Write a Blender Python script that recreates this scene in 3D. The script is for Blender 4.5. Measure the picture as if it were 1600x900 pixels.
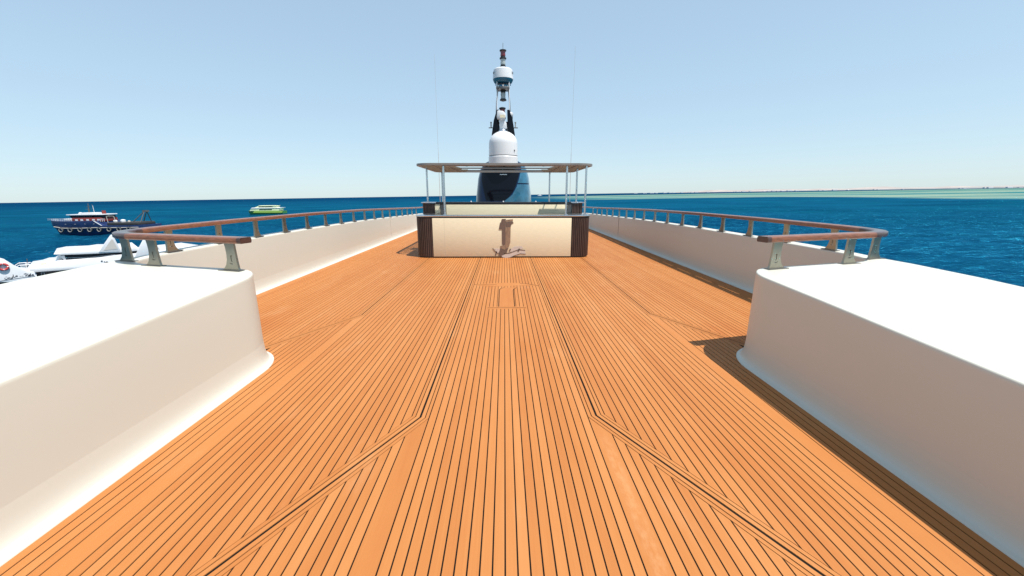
import bpy, bmesh, math, random
from mathutils import Vector, Matrix
random.seed(7)
R = math.radians
S = bpy.context.scene
COL = S.collection
for o in list(bpy.data.objects): bpy.data.objects.remove(o)

# ------------------------------------------------------------------ camera, sky, sun, exposure
HEEL = R(.86)                       # the yacht lists slightly: its right side is low
EYE = Vector((0, 0, 1.6))
SEA = -7.9                          # sea level, 9.5 m under the eye
SHIP = Matrix.Translation(EYE) @ Matrix.Rotation(HEEL, 4, 'Y') @ Matrix.Translation(-EYE)
cam = bpy.data.cameras.new('camera')
cam.sensor_width = 36; cam.lens = 630/1600*36; cam.clip_start = .05; cam.clip_end = 60000
camo = bpy.data.objects.new('camera', cam); COL.objects.link(camo)
camo.matrix_world = SHIP @ Matrix.Translation(EYE) @ Matrix.Rotation(R(-1.06), 4, 'Z') @ Matrix.Rotation(R(90-13.0), 4, 'X')
S.camera = camo

SUNV = Vector((.37, -.27, 1)).normalized()      # towards the sun
w = bpy.data.worlds.new('World'); S.world = w; w.use_nodes = True
wn = w.node_tree.nodes; wl = w.node_tree.links
sky = wn.new('ShaderNodeTexSky'); sky.sky_type = 'NISHITA'; sky.sun_disc = False
sky.sun_elevation = math.asin(SUNV.z); sky.sun_rotation = math.atan2(SUNV.x, SUNV.y)
sky.altitude = 0; sky.air_density = 1.0; sky.dust_density = .3; sky.ozone_density = 6.0
gm = wn.new('ShaderNodeGamma'); gm.inputs[1].default_value = .35; wl.new(sky.outputs[0], gm.inputs[0])     # a hazy bright sky, evened out as a whole
tn = wn.new('ShaderNodeMix'); tn.data_type = 'RGBA'; tn.blend_type = 'MULTIPLY'; tn.inputs[0].default_value = 1
wl.new(gm.outputs[0], tn.inputs[6]); tn.inputs[7].default_value = (2.07, 2.40, 2.56, 1)
wl.new(tn.outputs[2], wn['Background'].inputs[0]); wn['Background'].inputs[1].default_value = .135
sun = bpy.data.lights.new('sun', 'SUN'); sun.energy = 5.0; sun.angle = R(.5); sun.color = (1, .96, .9)
suno = bpy.data.objects.new('sun', sun); COL.objects.link(suno)
suno.rotation_euler = SUNV.to_track_quat('Z', 'Y').to_euler(); suno.location = (20, -15, 50)
S.view_settings.view_transform = 'Standard'; S.view_settings.look = 'None'
S.view_settings.exposure = 0.5; S.view_settings.gamma = 1
S.render.engine = 'CYCLES'
S.cycles.max_bounces = 10; S.cycles.diffuse_bounces = 5; S.cycles.glossy_bounces = 4

# ------------------------------------------------------------------ materials
MATS = {}
def mat(name, col, rough=.5, metal=0, spec=.5, coat=0, noise=None, bump=None):
    """principled; noise=(scale xyz, amount) mottles the colour, bump=(scale, strength)"""
    if name in MATS: return MATS[name]
    m = bpy.data.materials.new(name); m.use_nodes = True; MATS[name] = m
    n = m.node_tree.nodes; l = m.node_tree.links; b = n['Principled BSDF']
    b.inputs['Base Color'].default_value = (*col, 1); b.inputs['Roughness'].default_value = rough
    b.inputs['Metallic'].default_value = metal; b.inputs['Specular IOR Level'].default_value = spec
    b.inputs['Coat Weight'].default_value = coat; b.inputs['Coat Roughness'].default_value = .08
    if noise or bump:
        tc = n.new('ShaderNodeTexCoord')
    if noise:
        mp = n.new('ShaderNodeMapping'); mp.inputs['Scale'].default_value = noise[0]
        l.new(tc.outputs['Object'], mp.inputs[0])
        nz = n.new('ShaderNodeTexNoise'); nz.inputs['Scale'].default_value = 1; nz.inputs['Detail'].default_value = 6
        l.new(mp.outputs[0], nz.inputs[0])
        mr = n.new('ShaderNodeMapRange'); mr.inputs[1].default_value = .3; mr.inputs[2].default_value = .7
        mr.inputs[3].default_value = 1-noise[1]; mr.inputs[4].default_value = 1+noise[1]*.6
        l.new(nz.outputs[0], mr.inputs[0])
        mx = n.new('ShaderNodeMix'); mx.data_type = 'RGBA'; mx.blend_type = 'MULTIPLY'; mx.inputs[0].default_value = 1
        mx.inputs[6].default_value = (*col, 1); l.new(mr.outputs[0], mx.inputs[7]); l.new(mx.outputs[2], b.inputs['Base Color'])
        rr = n.new('ShaderNodeMapRange'); rr.inputs[3].default_value = max(.02, rough-.08); rr.inputs[4].default_value = min(1, rough+.1)
        l.new(nz.outputs[0], rr.inputs[0]); l.new(rr.outputs[0], b.inputs['Roughness'])
    if bump:
        nb = n.new('ShaderNodeTexNoise'); nb.inputs['Scale'].default_value = bump[0]; nb.inputs['Detail'].default_value = 4
        l.new(tc.outputs['Object'], nb.inputs[0])
        bp = n.new('ShaderNodeBump'); bp.inputs['Strength'].default_value = bump[1]; bp.inputs['Distance'].default_value = .02
        l.new(nb.outputs[0], bp.inputs['Height']); l.new(bp.outputs[0], b.inputs['Normal'])
    return m

def teak_material():
    m = bpy.data.materials.new('teak'); m.use_nodes = True; MATS['teak'] = m
    n = m.node_tree.nodes; l = m.node_tree.links; b = n['Principled BSDF']
    tc = n.new('ShaderNodeTexCoord'); oi = n.new('ShaderNodeObjectInfo')
    off = n.new('ShaderNodeVectorMath'); off.operation = 'SCALE'; off.inputs[0].default_value = (3.1, 57, 11)
    l.new(oi.outputs['Random'], off.inputs['Scale'])
    ad = n.new('ShaderNodeVectorMath'); ad.operation = 'ADD'; l.new(tc.outputs['Object'], ad.inputs[0]); l.new(off.outputs[0], ad.inputs[1])
    def noise(src, sc, detail, rough=.55):
        mp = n.new('ShaderNodeMapping'); mp.inputs['Scale'].default_value = sc; l.new(src, mp.inputs[0])
        z = n.new('ShaderNodeTexNoise'); z.inputs['Scale'].default_value = 1; z.inputs['Detail'].default_value = detail
        z.inputs['Roughness'].default_value = rough; l.new(mp.outputs[0], z.inputs[0]); return z.outputs[0]
    grain = noise(ad.outputs[0], (120, 2.2, 1), 5)
    board = noise(ad.outputs[0], (7, .55, 1), 3)
    wear = noise(tc.outputs['Object'], (.9, .55, 1), 5, .6)
    def math_(op, a, bb, clamp=False):
        q = n.new('ShaderNodeMath'); q.operation = op; q.use_clamp = clamp
        for i, v in enumerate((a, bb)):
            if isinstance(v, (int, float)): q.inputs[i].default_value = v
            else: l.new(v, q.inputs[i])
        return q.outputs[0]
    t = math_('ADD', math_('MULTIPLY', grain, .22), math_('MULTIPLY', board, .42))
    t = math_('ADD', t, math_('MULTIPLY', oi.outputs['Random'], .20))
    t = math_('ADD', t, math_('MULTIPLY', wear, .42))
    cr = n.new('ShaderNodeValToRGB'); l.new(t, cr.inputs[0])
    e = cr.color_ramp.elements
    e[0].position = .36; e[0].color = (.325, .110, .027, 1)
    e[1].position = .92; e[1].color = (.425, .182, .060, 1)
    q = e.new(.62); q.color = (.385, .146, .040, 1)
    # small dark specks and scuffs
    sp = noise(tc.outputs['Object'], (9, 5, 1), 2)
    spm = n.new('ShaderNodeMapRange'); spm.inputs[1].default_value = .76; spm.inputs[2].default_value = .80
    spm.inputs[3].default_value = 0; spm.inputs[4].default_value = .45; l.new(sp, spm.inputs[0])
    mx = n.new('ShaderNodeMix'); mx.data_type = 'RGBA'; l.new(spm.outputs[0], mx.inputs[0]); l.new(cr.outputs[0], mx.inputs[6])
    mx.inputs[7].default_value = (0.2190, 0.0876, 0.0365, 1)
    # pale scrubbed patches, salt streaks and one worn stripe
    def blend(fac, src, colr):
        k = n.new('ShaderNodeMix'); k.data_type = 'RGBA'; l.new(fac, k.inputs[0]); l.new(src, k.inputs[6]); k.inputs[7].default_value = (*colr, 1); return k.outputs[2]
    def band(v, lo, hi, amt):
        k = n.new('ShaderNodeMapRange'); k.interpolation_type = 'SMOOTHSTEP'; k.inputs[1].default_value = lo; k.inputs[2].default_value = hi; k.inputs[4].default_value = amt; l.new(v, k.inputs[0]); return k.outputs[0]
    salt = noise(tc.outputs['Object'], (2.6, .8, 1), 6, .65); rust = noise(tc.outputs['Object'], (.7, .35, 1), 4, .6); fine = noise(tc.outputs['Object'], (30, 14, 1), 4, .7)
    c = blend(band(salt, .56, .78, .35), mx.outputs[2], (0.4818, 0.2628, 0.1241))
    c = blend(band(rust, .52, .72, .4), c, (0.3285, 0.0912, 0.0161))
    sx = n.new('ShaderNodeSeparateXYZ'); l.new(tc.outputs['Object'], sx.inputs[0])
    dx = math_('ABSOLUTE', math_('SUBTRACT', math_('ADD', sx.outputs[0], math_('MULTIPLY', math_('SUBTRACT', salt, .5), .05)), .675), 0)
    stripe = math_('MULTIPLY', math_('SUBTRACT', 1, band(dx, .012, .05, 1)), math_('MULTIPLY', band(sx.outputs[1], 1.2, 1.45, 1), math_('SUBTRACT', 1, band(sx.outputs[1], 2.2, 2.6, 1))))
    c = blend(math_('MULTIPLY', math_('MULTIPLY', stripe, band(fine, .3, .7, 1)), .33), c, (0.4964, 0.2774, 0.1314))
    c = blend(band(fine, .72, .78, .25), c, (0.5110, 0.3285, 0.1971))
    l.new(c, b.inputs['Base Color'])
    b.inputs['Roughness'].default_value = .62; b.inputs['Specular IOR Level'].default_value = .25
    bp = n.new('ShaderNodeBump'); bp.inputs['Strength'].default_value = .12; bp.inputs['Distance'].default_value = .003
    l.new(grain, bp.inputs['Height']); l.new(bp.outputs[0], b.inputs['Normal'])
    return m
teak_material()
mat('caulk', (.008, .007, .006), .8, spec=.1)
mat('gelcoat', (.545, .535, .465), .4, coat=.05, noise=((.7, .5, .9), .02))
mat('joint', (.45, .42, .38), .6)
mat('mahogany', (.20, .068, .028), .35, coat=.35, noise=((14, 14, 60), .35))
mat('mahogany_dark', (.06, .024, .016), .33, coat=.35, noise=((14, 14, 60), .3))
mat('steel', (.35, .325, .26), .32, metal=.9, noise=((6, 6, 6), .15))
mat('steel_bright', (.62, .63, .64), .22, metal=1)
mat('steel_dark', (.16, .15, .14), .4, metal=.7)
mat('slat_wood', (.060, .032, .024), .5, noise=((30, 30, 3), .4))
mat('black', (.012, .012, .013), .5)
mat('cream_wood', (.70, .61, .43), .6, spec=.2, noise=((9, 3, 60), .06))
mat('cream_wood_b', (.68, .60, .42), .6, spec=.2, noise=((9, 3, 60), .06))
mat('emblem_dark', (.13, .085, .065), .5)
mat('emblem_tan', (.26, .165, .105), .5, noise=((30, 30, 8), .3))
mat('emblem_pale', (.52, .44, .38), .5)
mat('navy_gloss', (.003, .015, .050), .12, spec=.3)
mat('lit_blue_gloss', (.02, .115, .19), .2, coat=.8, noise=((5, 5, 4), .35), bump=(6, .15))  # mast flank, brightness of sky and sea reflections put into the colour
mat('fin_and_shade_black', (.002, .003, .006), .12, spec=.25)  # black of the fins, also painted shade on the mast front
mat('white_dome', (.62, .62, .62), .3, coat=.2)
mat('teal', (.02, .13, .20), .35)
mat('red_lens', (.16, .008, .012), .18, coat=.6)
mat('lamp_glass', (.35, .38, .36), .15, coat=.6)
mat('white_paint', (.64, .64, .65), .3, coat=.2, noise=((.8, .8, .8), .05))
mat('boat_window', (.006, .008, .012), .08)
mat('tug_blue', (.010, .028, .10), .4, noise=((.5, .5, .9), .3))
mat('tug_red', (.20, .028, .022), .5)
mat('rubber', (.025, .025, .025), .8)
mat('rope', (.40, .37, .32), .8)
mat('ferry_green', (.30, .44, .07), .4)
mat('ferry_dark_green', (.03, .16, .03), .4)
mat('ferry_pale', (.74, .78, .48), .4)
mat('ring_red', (.45, .05, .05), .5)
mat('lettering', (.02, .025, .04), .5)
mat('louvre', (.16, .13, .09), .5)
mat('beam', (.19, .175, .16), .4, noise=((3, 3, 3), .15))

# ------------------------------------------------------------------ mesh helpers
class MB:
    def __init__(s): s.v = []; s.f = []
    def add(s, vs, fs):
        k = len(s.v); s.v += [tuple(v) for v in vs]; s.f += [tuple(i+k for i in f) for f in fs]; return s
    def box(s, x0, x1, y0, y1, z0, z1):
        return s.add([(x, y, z) for z in (z0, z1) for y in (y0, y1) for x in (x0, x1)],
                     [(0, 2, 3, 1), (4, 5, 7, 6), (0, 1, 5, 4), (2, 6, 7, 3), (0, 4, 6, 2), (1, 3, 7, 5)])
    def prism(s, poly, a, b, axis='y'):
        """polygon of 2D points extruded from a to b along an axis"""
        n = len(poly)
        P = {'y': lambda p, t: (p[0], t, p[1]), 'z': lambda p, t: (p[0], p[1], t), 'x': lambda p, t: (t, p[0], p[1])}[axis]
        return s.add([P(p, a) for p in poly]+[P(p, b) for p in poly],
                     [tuple(range(n))[::-1], tuple(range(n, 2*n))]+[(i, (i+1) % n, (i+1) % n+n, i+n) for i in range(n)])
    def tube(s, pts, r, n=8, cap=True):
        pts = [Vector(p) for p in pts]; k = len(s.v); rs = r if isinstance(r, (list, tuple)) else [r]*len(pts)
        for i, p in enumerate(pts):
            t = (pts[min(i+1, len(pts)-1)]-pts[max(i-1, 0)]).normalized()
            a = t.cross(Vector((0, 0, 1)) if abs(t.z) < .95 else Vector((1, 0, 0))).normalized(); b = t.cross(a)
            for j in range(n):
                q = 2*math.pi*j/n; s.v.append(tuple(p+(a*math.cos(q)+b*math.sin(q))*rs[i]))
        for i in range(len(pts)-1):
            for j in range(n):
                s.f.append((k+i*n+j, k+i*n+(j+1) % n, k+(i+1)*n+(j+1) % n, k+(i+1)*n+j))
        if cap:
            s.f.append(tuple(k+j for j in range(n))[::-1]); s.f.append(tuple(k+(len(pts)-1)*n+j for j in range(n)))
        return s
    def lathe(s, prof, c=(0, 0, 0), n=24, sx=1, sy=1):
        k = len(s.v)
        for r, z in prof:
            for j in range(n):
                q = 2*math.pi*j/n; s.v.append((c[0]+r*sx*math.cos(q), c[1]+r*sy*math.sin(q), c[2]+z))
        for i in range(len(prof)-1):
            for j in range(n):
                s.f.append((k+i*n+j, k+i*n+(j+1) % n, k+(i+1)*n+(j+1) % n, k+(i+1)*n+j))
        s.f.append(tuple(k+j for j in range(n))[::-1]); s.f.append(tuple(k+(len(prof)-1)*n+j for j in range(n)))
        return s
    def torus(s, c, R_, r, axis='y', n=18, m=8):
        k = len(s.v)
        for i in range(n):
            a = 2*math.pi*i/n
            for j in range(m):
                b = 2*math.pi*j/m; d = R_+r*math.cos(b); u, v, h = d*math.cos(a), d*math.sin(a), r*math.sin(b)
                s.v.append({'y': (c[0]+u, c[1]+h, c[2]+v), 'z': (c[0]+u, c[1]+v, c[2]+h), 'x': (c[0]+h, c[1]+u, c[2]+v)}[axis])
        for i in range(n):
            for j in range(m):
                s.f.append((k+i*m+j, k+((i+1) % n)*m+j, k+((i+1) % n)*m+(j+1) % m, k+i*m+(j+1) % m))
        return s
    def grid(s, rows, close=False):
        """rows: list of equal-length rings/rows of points, quads between"""
        k = len(s.v); n = len(rows[0])
        for r in rows: s.v += [tuple(p) for p in r]
        for i in range(len(rows)-1):
            for j in range(n if close else n-1):
                s.f.append((k+i*n+j, k+i*n+(j+1) % n, k+(i+1)*n+(j+1) % n, k+(i+1)*n+j))
        return s
    def build(s, name, m, parent=None, smooth=None, bevel=0, fix=True):
        me = bpy.data.meshes.new(name); me.from_pydata(s.v, [], s.f); me.update()
        if fix:
            bm = bmesh.new(); bm.from_mesh(me); bmesh.ops.remove_doubles(bm, verts=bm.verts, dist=1e-5)
            bmesh.ops.recalc_face_normals(bm, faces=bm.faces)
            if bevel: bmesh.ops.bevel(bm, geom=[e for e in bm.edges if len(e.link_faces) == 2 and e.calc_face_angle(0) > .6], offset=bevel, segments=2, affect='EDGES', profile=.5)
            bm.to_mesh(me); bm.free()
        if smooth is not None or bevel:
            me.shade_smooth(); me.set_sharp_from_angle(angle=R(smooth or 35))
        me.materials.append(MATS[m] if isinstance(m, str) else m)
        o = bpy.data.objects.new(name, me); COL.objects.link(o)
        if parent: o.parent = parent
        return o
def tag(o, label=None, cat=None, group=None, kind=None):
    for k, v in (('label', label), ('category', cat), ('group', group), ('kind', kind)):
        if v: o[k] = v
    return o
SHIPTOP = []                        # top-level things that ride on the yacht
def thing(name, label, cat, loc=(0, 0, 0), group=None, ship=True):
    o = bpy.data.objects.new(name, None); COL.objects.link(o); o.location = loc; o.empty_display_size = .2
    tag(o, label, cat, group)
    if ship: SHIPTOP.append(o)
    return o
def lerp_table(T, y):
    if y <= T[0][0]: return T[0][1]
    for (a, b), (c, d) in zip(T, T[1:]):
        if y <= c:
            t = (y-a)/(c-a); return b+(d-b)*t
    return T[-1][1]
def catmull(P, per=8):
    P = [Vector(p) for p in P]; out = []
    for i in range(len(P)-1):
        p0, p1, p2, p3 = P[max(i-1, 0)], P[i], P[i+1], P[min(i+2, len(P)-1)]
        for k in range(per):
            t = k/per
            out.append(.5*((2*p1)+(p2-p0)*t+(2*p0-5*p1+4*p2-p3)*t*t+(3*p1-p0-3*p2+p3)*t**3))
    out.append(P[-1]); return out

# ------------------------------------------------------------------ teak deck, every plank its own piece
XC = .025; YN, YF = -3.0, 22.0; GAP = .0038
deck = MB().box(XC-4.3, XC+4.3, YN, YF, -.12, -.0035).build('deck', 'caulk'); tag(deck, kind='structure'); SHIPTOP.append(deck)
AN = math.atan(.53); SA, CA = math.sin(AN), math.cos(AN)
def ydiag(x, d, K): return K[1]+d*SA-(x-K[0]-d*CA)/SA*CA        # the kinked margin's slanting run, offset d outward
KI, KO = (.652, 2.70), (1.985, 5.33); MW = .066
def plank(x0, x1, ylo, yhi, name='plank'):
    """x0<x1 across; ylo/yhi functions of x giving the two ends; one for each side of the yacht"""
    a, b = x0+GAP, x1-GAP
    pts = [(a, ylo(a)), (b, ylo(b)), (b, yhi(b)), (a, yhi(a))]
    if pts[3][1]-pts[0][1] < .01 and pts[2][1]-pts[1][1] < .01: return
    for s in (-1, 1):
        q = [(XC+s*x, y) for x, y in pts]
        MB().prism(q if s > 0 else q[::-1], -.02, random.uniform(-.0005, .0004), 'z').build(name, 'teak', deck)
const = lambda v: (lambda x: v)
# centre field (one centre plank, ten each side)
p = (KI[0]-MW)/10.5
q = [(XC-p/2+GAP, YN), (XC+p/2-GAP, YN), (XC+p/2-GAP, YF), (XC-p/2+GAP, YF)]
MB().prism(q, -.02, 0, 'z').build('plank', 'teak', deck)
for i in range(10): plank(p*(i+.5), p*(i+1.5), const(YN), const(YF))
# inside the slanting inner margin: one wide board, then narrow planks out to the coaming
top_in = lambda x: ydiag(x, -MW, KI)
plank(KI[0]-MW, .708, const(YN), top_in, 'wide_board')
n = 27; p = (2.262-.708)/n
for i in range(n): plank(.708+p*i, .708+p*(i+1), const(YN), top_in)
# middle field between the two margins
low = lambda x: max(YN, ydiag(x, MW, KI))
n = 21; p = (KO[0]-MW-KI[0]-MW)/n
for i in range(n): plank(KI[0]+MW+p*i, KI[0]+MW+p*(i+1), low, const(YF))
top_out = lambda x: ydiag(x, -MW, KO)
plank(KO[0]-MW, 2.036, low, top_out, 'wide_board')
for i in range(9): plank(2.036+.0567*i, 2.036+.0567*(i+1), low, top_out)
# outer field to the bulwark
n = 35; p = (4.10-KO[0]-MW)/n
for i in range(n): plank(KO[0]+MW+p*i, KO[0]+MW+p*(i+1), lambda x: max(1, ydiag(x, MW, KO)), const(YF))
# the margins: four narrow boards each, a thick seam between the middle two
def offpath(d, K, xend):
    y = K[1]+d*SA-d*math.tan(AN/2)*CA
    return [(K[0]+d, YF), (K[0]+d, y), (xend, ydiag(xend, d, K))]
for K, xe in ((KI, 2.4), (KO, 3.2)):
    for a, b in ((-.062, -.040), (-.0335, -.008), (.008, .0335), (.040, .062)):
        A, B = offpath(a, K, xe), offpath(b, K, xe)
        for s in (-1, 1):
            vs = [(XC+s*x, y, z) for z in (-.02, .0005) for x, y in A+B]
            m_ = MB().add(vs, [(6, 7, 10, 9), (7, 8, 11, 10), (0, 3, 4, 1), (1, 4, 5, 2), (0, 1, 7, 6), (1, 2, 8, 7), (3, 9, 10, 4), (4, 10, 11, 5), (0, 6, 9, 3), (2, 5, 11, 8)])
            m_.build('margin_board', 'teak', deck)
# carved emblem let into the centre planks
em = [(-.56, 7.22), (-.30, 7.31), (.0, 7.37), (.28, 7.34), (.60, 7.10), (.42, 7.13), (.2, 7.12), (.02, 7.05), (-.25, 7.07), (-.5, 7.16)]
MB().prism(em, -.01, .0016, 'z').build('emblem_wave', 'teak', deck)
stem = [(-.09, 5.72), (.145, 5.72), (.145, 6.72), (.165, 6.86), (.22, 6.95), (.0, 6.97), (-.06, 6.90), (-.09, 6.80)]
MB().prism(stem, -.01, .0016, 'z').build('emblem_stem', 'teak', deck)
MB().prism([(-.25, 5.60), (.31, 5.60), (.31, 5.71), (-.25, 5.71)], -.01, .0014, 'z').build('emblem_foot', 'teak', deck)
def ribbon(path, wd, z0, z1):
    path = [Vector((p[0], p[1], 0)) for p in path]; L, Rr = [], []
    for i, p in enumerate(path):
        t = (path[min(i+1, len(path)-1)]-path[max(i-1, 0)]).normalized(); nn = Vector((-t.y, t.x, 0))*wd/2
        L.append((p.x+nn.x, p.y+nn.y)); Rr.append((p.x-nn.x, p.y-nn.y))
    return MB().prism(L+Rr[::-1], z0, z1, 'z')
for pth in ([(-.09, 5.715), (-.093, 6.80), (-.07, 6.89), (-.01, 6.96)], [(.145, 5.715), (.145, 6.72), (.16, 6.86), (.21, 6.95)],
            [(-.25, 5.655), (.31, 5.655)], [(-.56, 7.22), (-.3, 7.19), (-.15, 7.2)], [(.28, 7.30), (.45, 7.24), (.60, 7.10)]):
    ribbon(pth, .012, 0, .0024).build('emblem_seam', 'caulk', deck)

# ------------------------------------------------------------------ white coaming and bulwark, left and right
HT = [(-3, .53), (1.4, .752), (2.07, .79), (2.8, .835), (3.5, .872), (4.1, .892), (5, .903), (6.5, .908), (9, .900), (12, .868), (15, .808), (18, .742), (20, .70), (24, .66)]
def hz(y): return lerp_table(HT, y)
def contour():
    P = [(2.325, YN+.35*i) for i in range(19)]                              # straight coaming face to y=3.3
    c = (2.325+.40, 3.50)
    for k in range(0, 11):                                                   # rounded inner corner
        a = R(180-k*7.6); P.append((c[0]+.40*math.cos(a), c[1]+.50*math.sin(a)))
    P += [(2.9, 4.045), (3.2, 4.115), (3.5, 4.205)]
    P += [(3.75, 4.25), (3.93, 4.33), (4.06, 4.45), (4.13, 4.62), (4.16, 4.85), (4.17, 5.15)]
    y = 5.5
    while y < 20.1: P.append((4.17, y)); y += .5
    for k in range(1, 9): a = R(k*10); P.append((4.17-2.6*(1-math.cos(a)), 20.0+3*math.sin(a)))
    return P
CT = contour()
def normals(P):
    N = []
    for i in range(len(P)):
        a, b = Vector(P[max(i-1, 0)]), Vector(P[min(i+1, len(P)-1)]); t = (b-a).normalized(); N.append(Vector((t.y, -t.x)))
    return N
NT = normals(CT)                    # points outboard
def bulwark(s, label):
    t = thing('bulwark', label, 'bulwark', (XC+s*3.3, 2, 0))
    def loc(x, y, z): return (XC+s*x-t.location.x, y-t.location.y, z)
    wall = []
    for (x, y), nn in zip(CT, NT):
        h = hz(y); prof = [(0.0, .05), (.0, .20), (.003, h*.6), (.005, h-.03), (.006, h-.012), (.010, h-.004), (.018, h-.0005)]
        row = [loc(x+nn.x*d, y+nn.y*d, z) for d, z in prof]
        ox, oy = (4.27, y) if y < 4.5 else (x+nn.x*.20, y+nn.y*.20) if y > 5.3 else (4.27+(y-4.5)/.8*.10, y)
        ix, iy = x+nn.x*.018, y+nn.y*.018
        for k in (.25, .5, .75, 1): row.append(loc(ix+(ox-ix)*k, iy+(oy-iy)*k, h+.006*math.sin(k*3)))
        row += [loc(ox+.02, oy, h-.03), loc(ox+.02, oy, -.4)]
        wall.append(row)
    MB().grid(wall).build('wall', 'gelcoat', t, smooth=50)
    pl = []
    for i, ((x, y), nn) in enumerate(zip(CT, NT)):
        wd = .062
        prof = [(-wd-.006, -.02), (-wd-.006, .006), (-wd, .011), (-wd*.80, .0125), (-wd*.58, .022), (-wd*.38, .042), (-wd*.22, .074), (-wd*.10, .115), (-.0025, .165), (.0003, .21), (.002, .23)]
        pl.append([loc(x+nn.x*d, y+nn.y*d, z) for d, z in prof])
    MB().grid(pl).build('plinth', 'gelcoat', t, smooth=60)
    jb = MB()
    for jy in (14.9,):
        h = hz(jy); jb.box(*sorted((loc(4.163, 0, 0)[0], loc(4.18, 0, 0)[0])), jy-2-.004, jy-2+.004, .10, h-.03)
    jb.build('panel_joint', 'joint', t)
    return t
bulwark(-1, 'sunlit white bulwark with raised coaming along the left edge of the deck')
bulwark(1, 'shaded white bulwark with raised coaming along the right edge of the deck')

# hull of the yacht under the deck
hull = []
for zz, kx, ky in ((-.42, 1, 0), (-2.5, .985, -.6), (-5, .95, -1.6), (SEA-.9, .86, -3.0)):
    ring = []
    for x, y in ((0, -30), (3.6, -30), (4.3, -24), (4.38, 5), (4.38, 19), (3.9, 24), (2.6, 29), (1.1, 33), (0, 34.5)): ring.append((XC+x*kx, y+(ky if y > 0 else 0), zz))
    ring += [(2*XC-a, b, c) for a, b, c in ring[-2:0:-1]]
    hull.append(ring)
hb = MB().grid(hull, close=True); hb.f.append(tuple(range(len(hull[0]))))
ho = hb.build('yacht_hull', 'white_paint', smooth=40); tag(ho, kind='structure'); SHIPTOP.append(ho)

# ------------------------------------------------------------------ handrails
def post_mesh():
    """bracket plate with a cut-out emblem; u along the rail, concave edge at +u"""
    out = [(-.082, 0), (-.074, .03), (-.068, .08), (-.062, .16), (-.056, .272), (.054, .272), (.044, .22), (.040, .16), (.046, .10), (.064, .05), (.098, .012), (.122, 0)]
    J = [(-.022, .148), (-.004, .148), (-.004, .100), (-.008, .088), (-.018, .082), (-.018, .090), (-.012, .096), (-.012, .138), (-.022, .138)]
    W = [(-.036, .074), (-.018, .068), (.004, .070), (.022, .078), (.004, .063), (-.018, .060)]
    bm = bmesh.new(); edges = []
    for loop in (out, J, W):
        vs = [bm.verts.new((u, -.011, z)) for u, z in loop]
        edges += [bm.edges.new((vs[i], vs[(i+1) % len(vs)])) for i in range(len(vs))]
    bmesh.ops.triangle_fill(bm, use_beauty=True, use_dissolve=False, edges=edges)
    g = bmesh.ops.extrude_face_region(bm, geom=bm.faces[:])
    bmesh.ops.translate(bm, vec=(0, .022, 0), verts=[v for v in g['geom'] if isinstance(v, bmesh.types.BMVert)])
    bmesh.ops.recalc_face_normals(bm, faces=bm.faces)
    me = bpy.data.meshes.new('post'); bm.to_mesh(me); bm.free(); me.materials.append(MATS['steel']); return me
POST = post_mesh()
BASE = MB().prism([(-.10, -.034), (.145, -.034), (.145, .034), (-.10, .034)], .001, .007, 'z').build('base_plate', 'steel_dark')
BASEM = BASE.data; bpy.data.objects.remove(BASE)
RAILP = catmull([(2.46, 3.845), (2.68, 3.895), (3.1, 4.0), (3.58, 4.12), (3.86, 4.20), (4.04, 4.31), (4.14, 4.47), (4.19, 4.72), (4.205, 5.1), (4.205, 6), (4.205, 9), (4.205, 12), (4.205, 15), (4.205, 18), (4.205, 20), (4.02, 21.2), (3.55, 22.1)], 10)
def handrail(s, label):
    t = thing('handrail', label, 'handrail', (XC+s*4.205, 5.1, .9))
    L = t.location
    def loc(x, y, z): return (XC+s*x-L.x, y-L.y, z-L.z)
    prof = [(-.064, .008), (-.056, 0), (.056, 0), (.064, .008), (.066, .032), (.062, .048), (.050, .056), (-.050, .056), (-.062, .048), (-.066, .032)]
    N = normals([(p.x, p.y) for p in RAILP])
    def section(i0, i1, m, name):
        rows = []
        for i in range(i0, i1+1):
            p, nn = RAILP[i], N[i]; z = hz(p.y)+.272
            rows.append([loc(p.x+nn.x*d, p.y+nn.y*d, z+e) for d, e in prof])
        b = MB().grid(rows, close=True); k = len(prof); b.f += [tuple(range(k)), tuple(range((len(rows)-1)*k, len(rows)*k))]
        return b.build(name, m, t, smooth=40)
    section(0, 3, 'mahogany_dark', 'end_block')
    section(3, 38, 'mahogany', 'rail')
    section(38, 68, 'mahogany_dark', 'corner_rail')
    for a in (68, 108, 128, 148): section(a, min(a+(40 if a == 68 else 20), len(RAILP)-1), 'mahogany', 'rail')
    spots = []
    for px in ((2.66, 3.89), (3.56, 4.115), (4.11, 4.42)):
        i = min(range(len(RAILP)), key=lambda k: (RAILP[k].x-px[0])**2+(RAILP[k].y-px[1])**2)
        spots.append((RAILP[i], Vector((1, .25))))
    y = 5.12
    while y < 20: spots.append((Vector((4.205, y)), Vector((0, 1)))); y += .9
    for p, d in spots:
        z = hz(p.y); ang = math.atan2(d.y, s*d.x)
        o = bpy.data.objects.new('post', POST); COL.objects.link(o); o.parent = t
        o.location = loc(p.x, p.y, z+.003); o.rotation_euler = (0, 0, ang)
        f = bpy.data.objects.new('base_plate', BASEM); COL.objects.link(f); f.parent = o
    return t
handrail(-1, 'varnished wooden handrail on steel brackets curving round the left bulwark')
handrail(1, 'varnished wooden handrail on steel brackets curving round the right bulwark')

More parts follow.
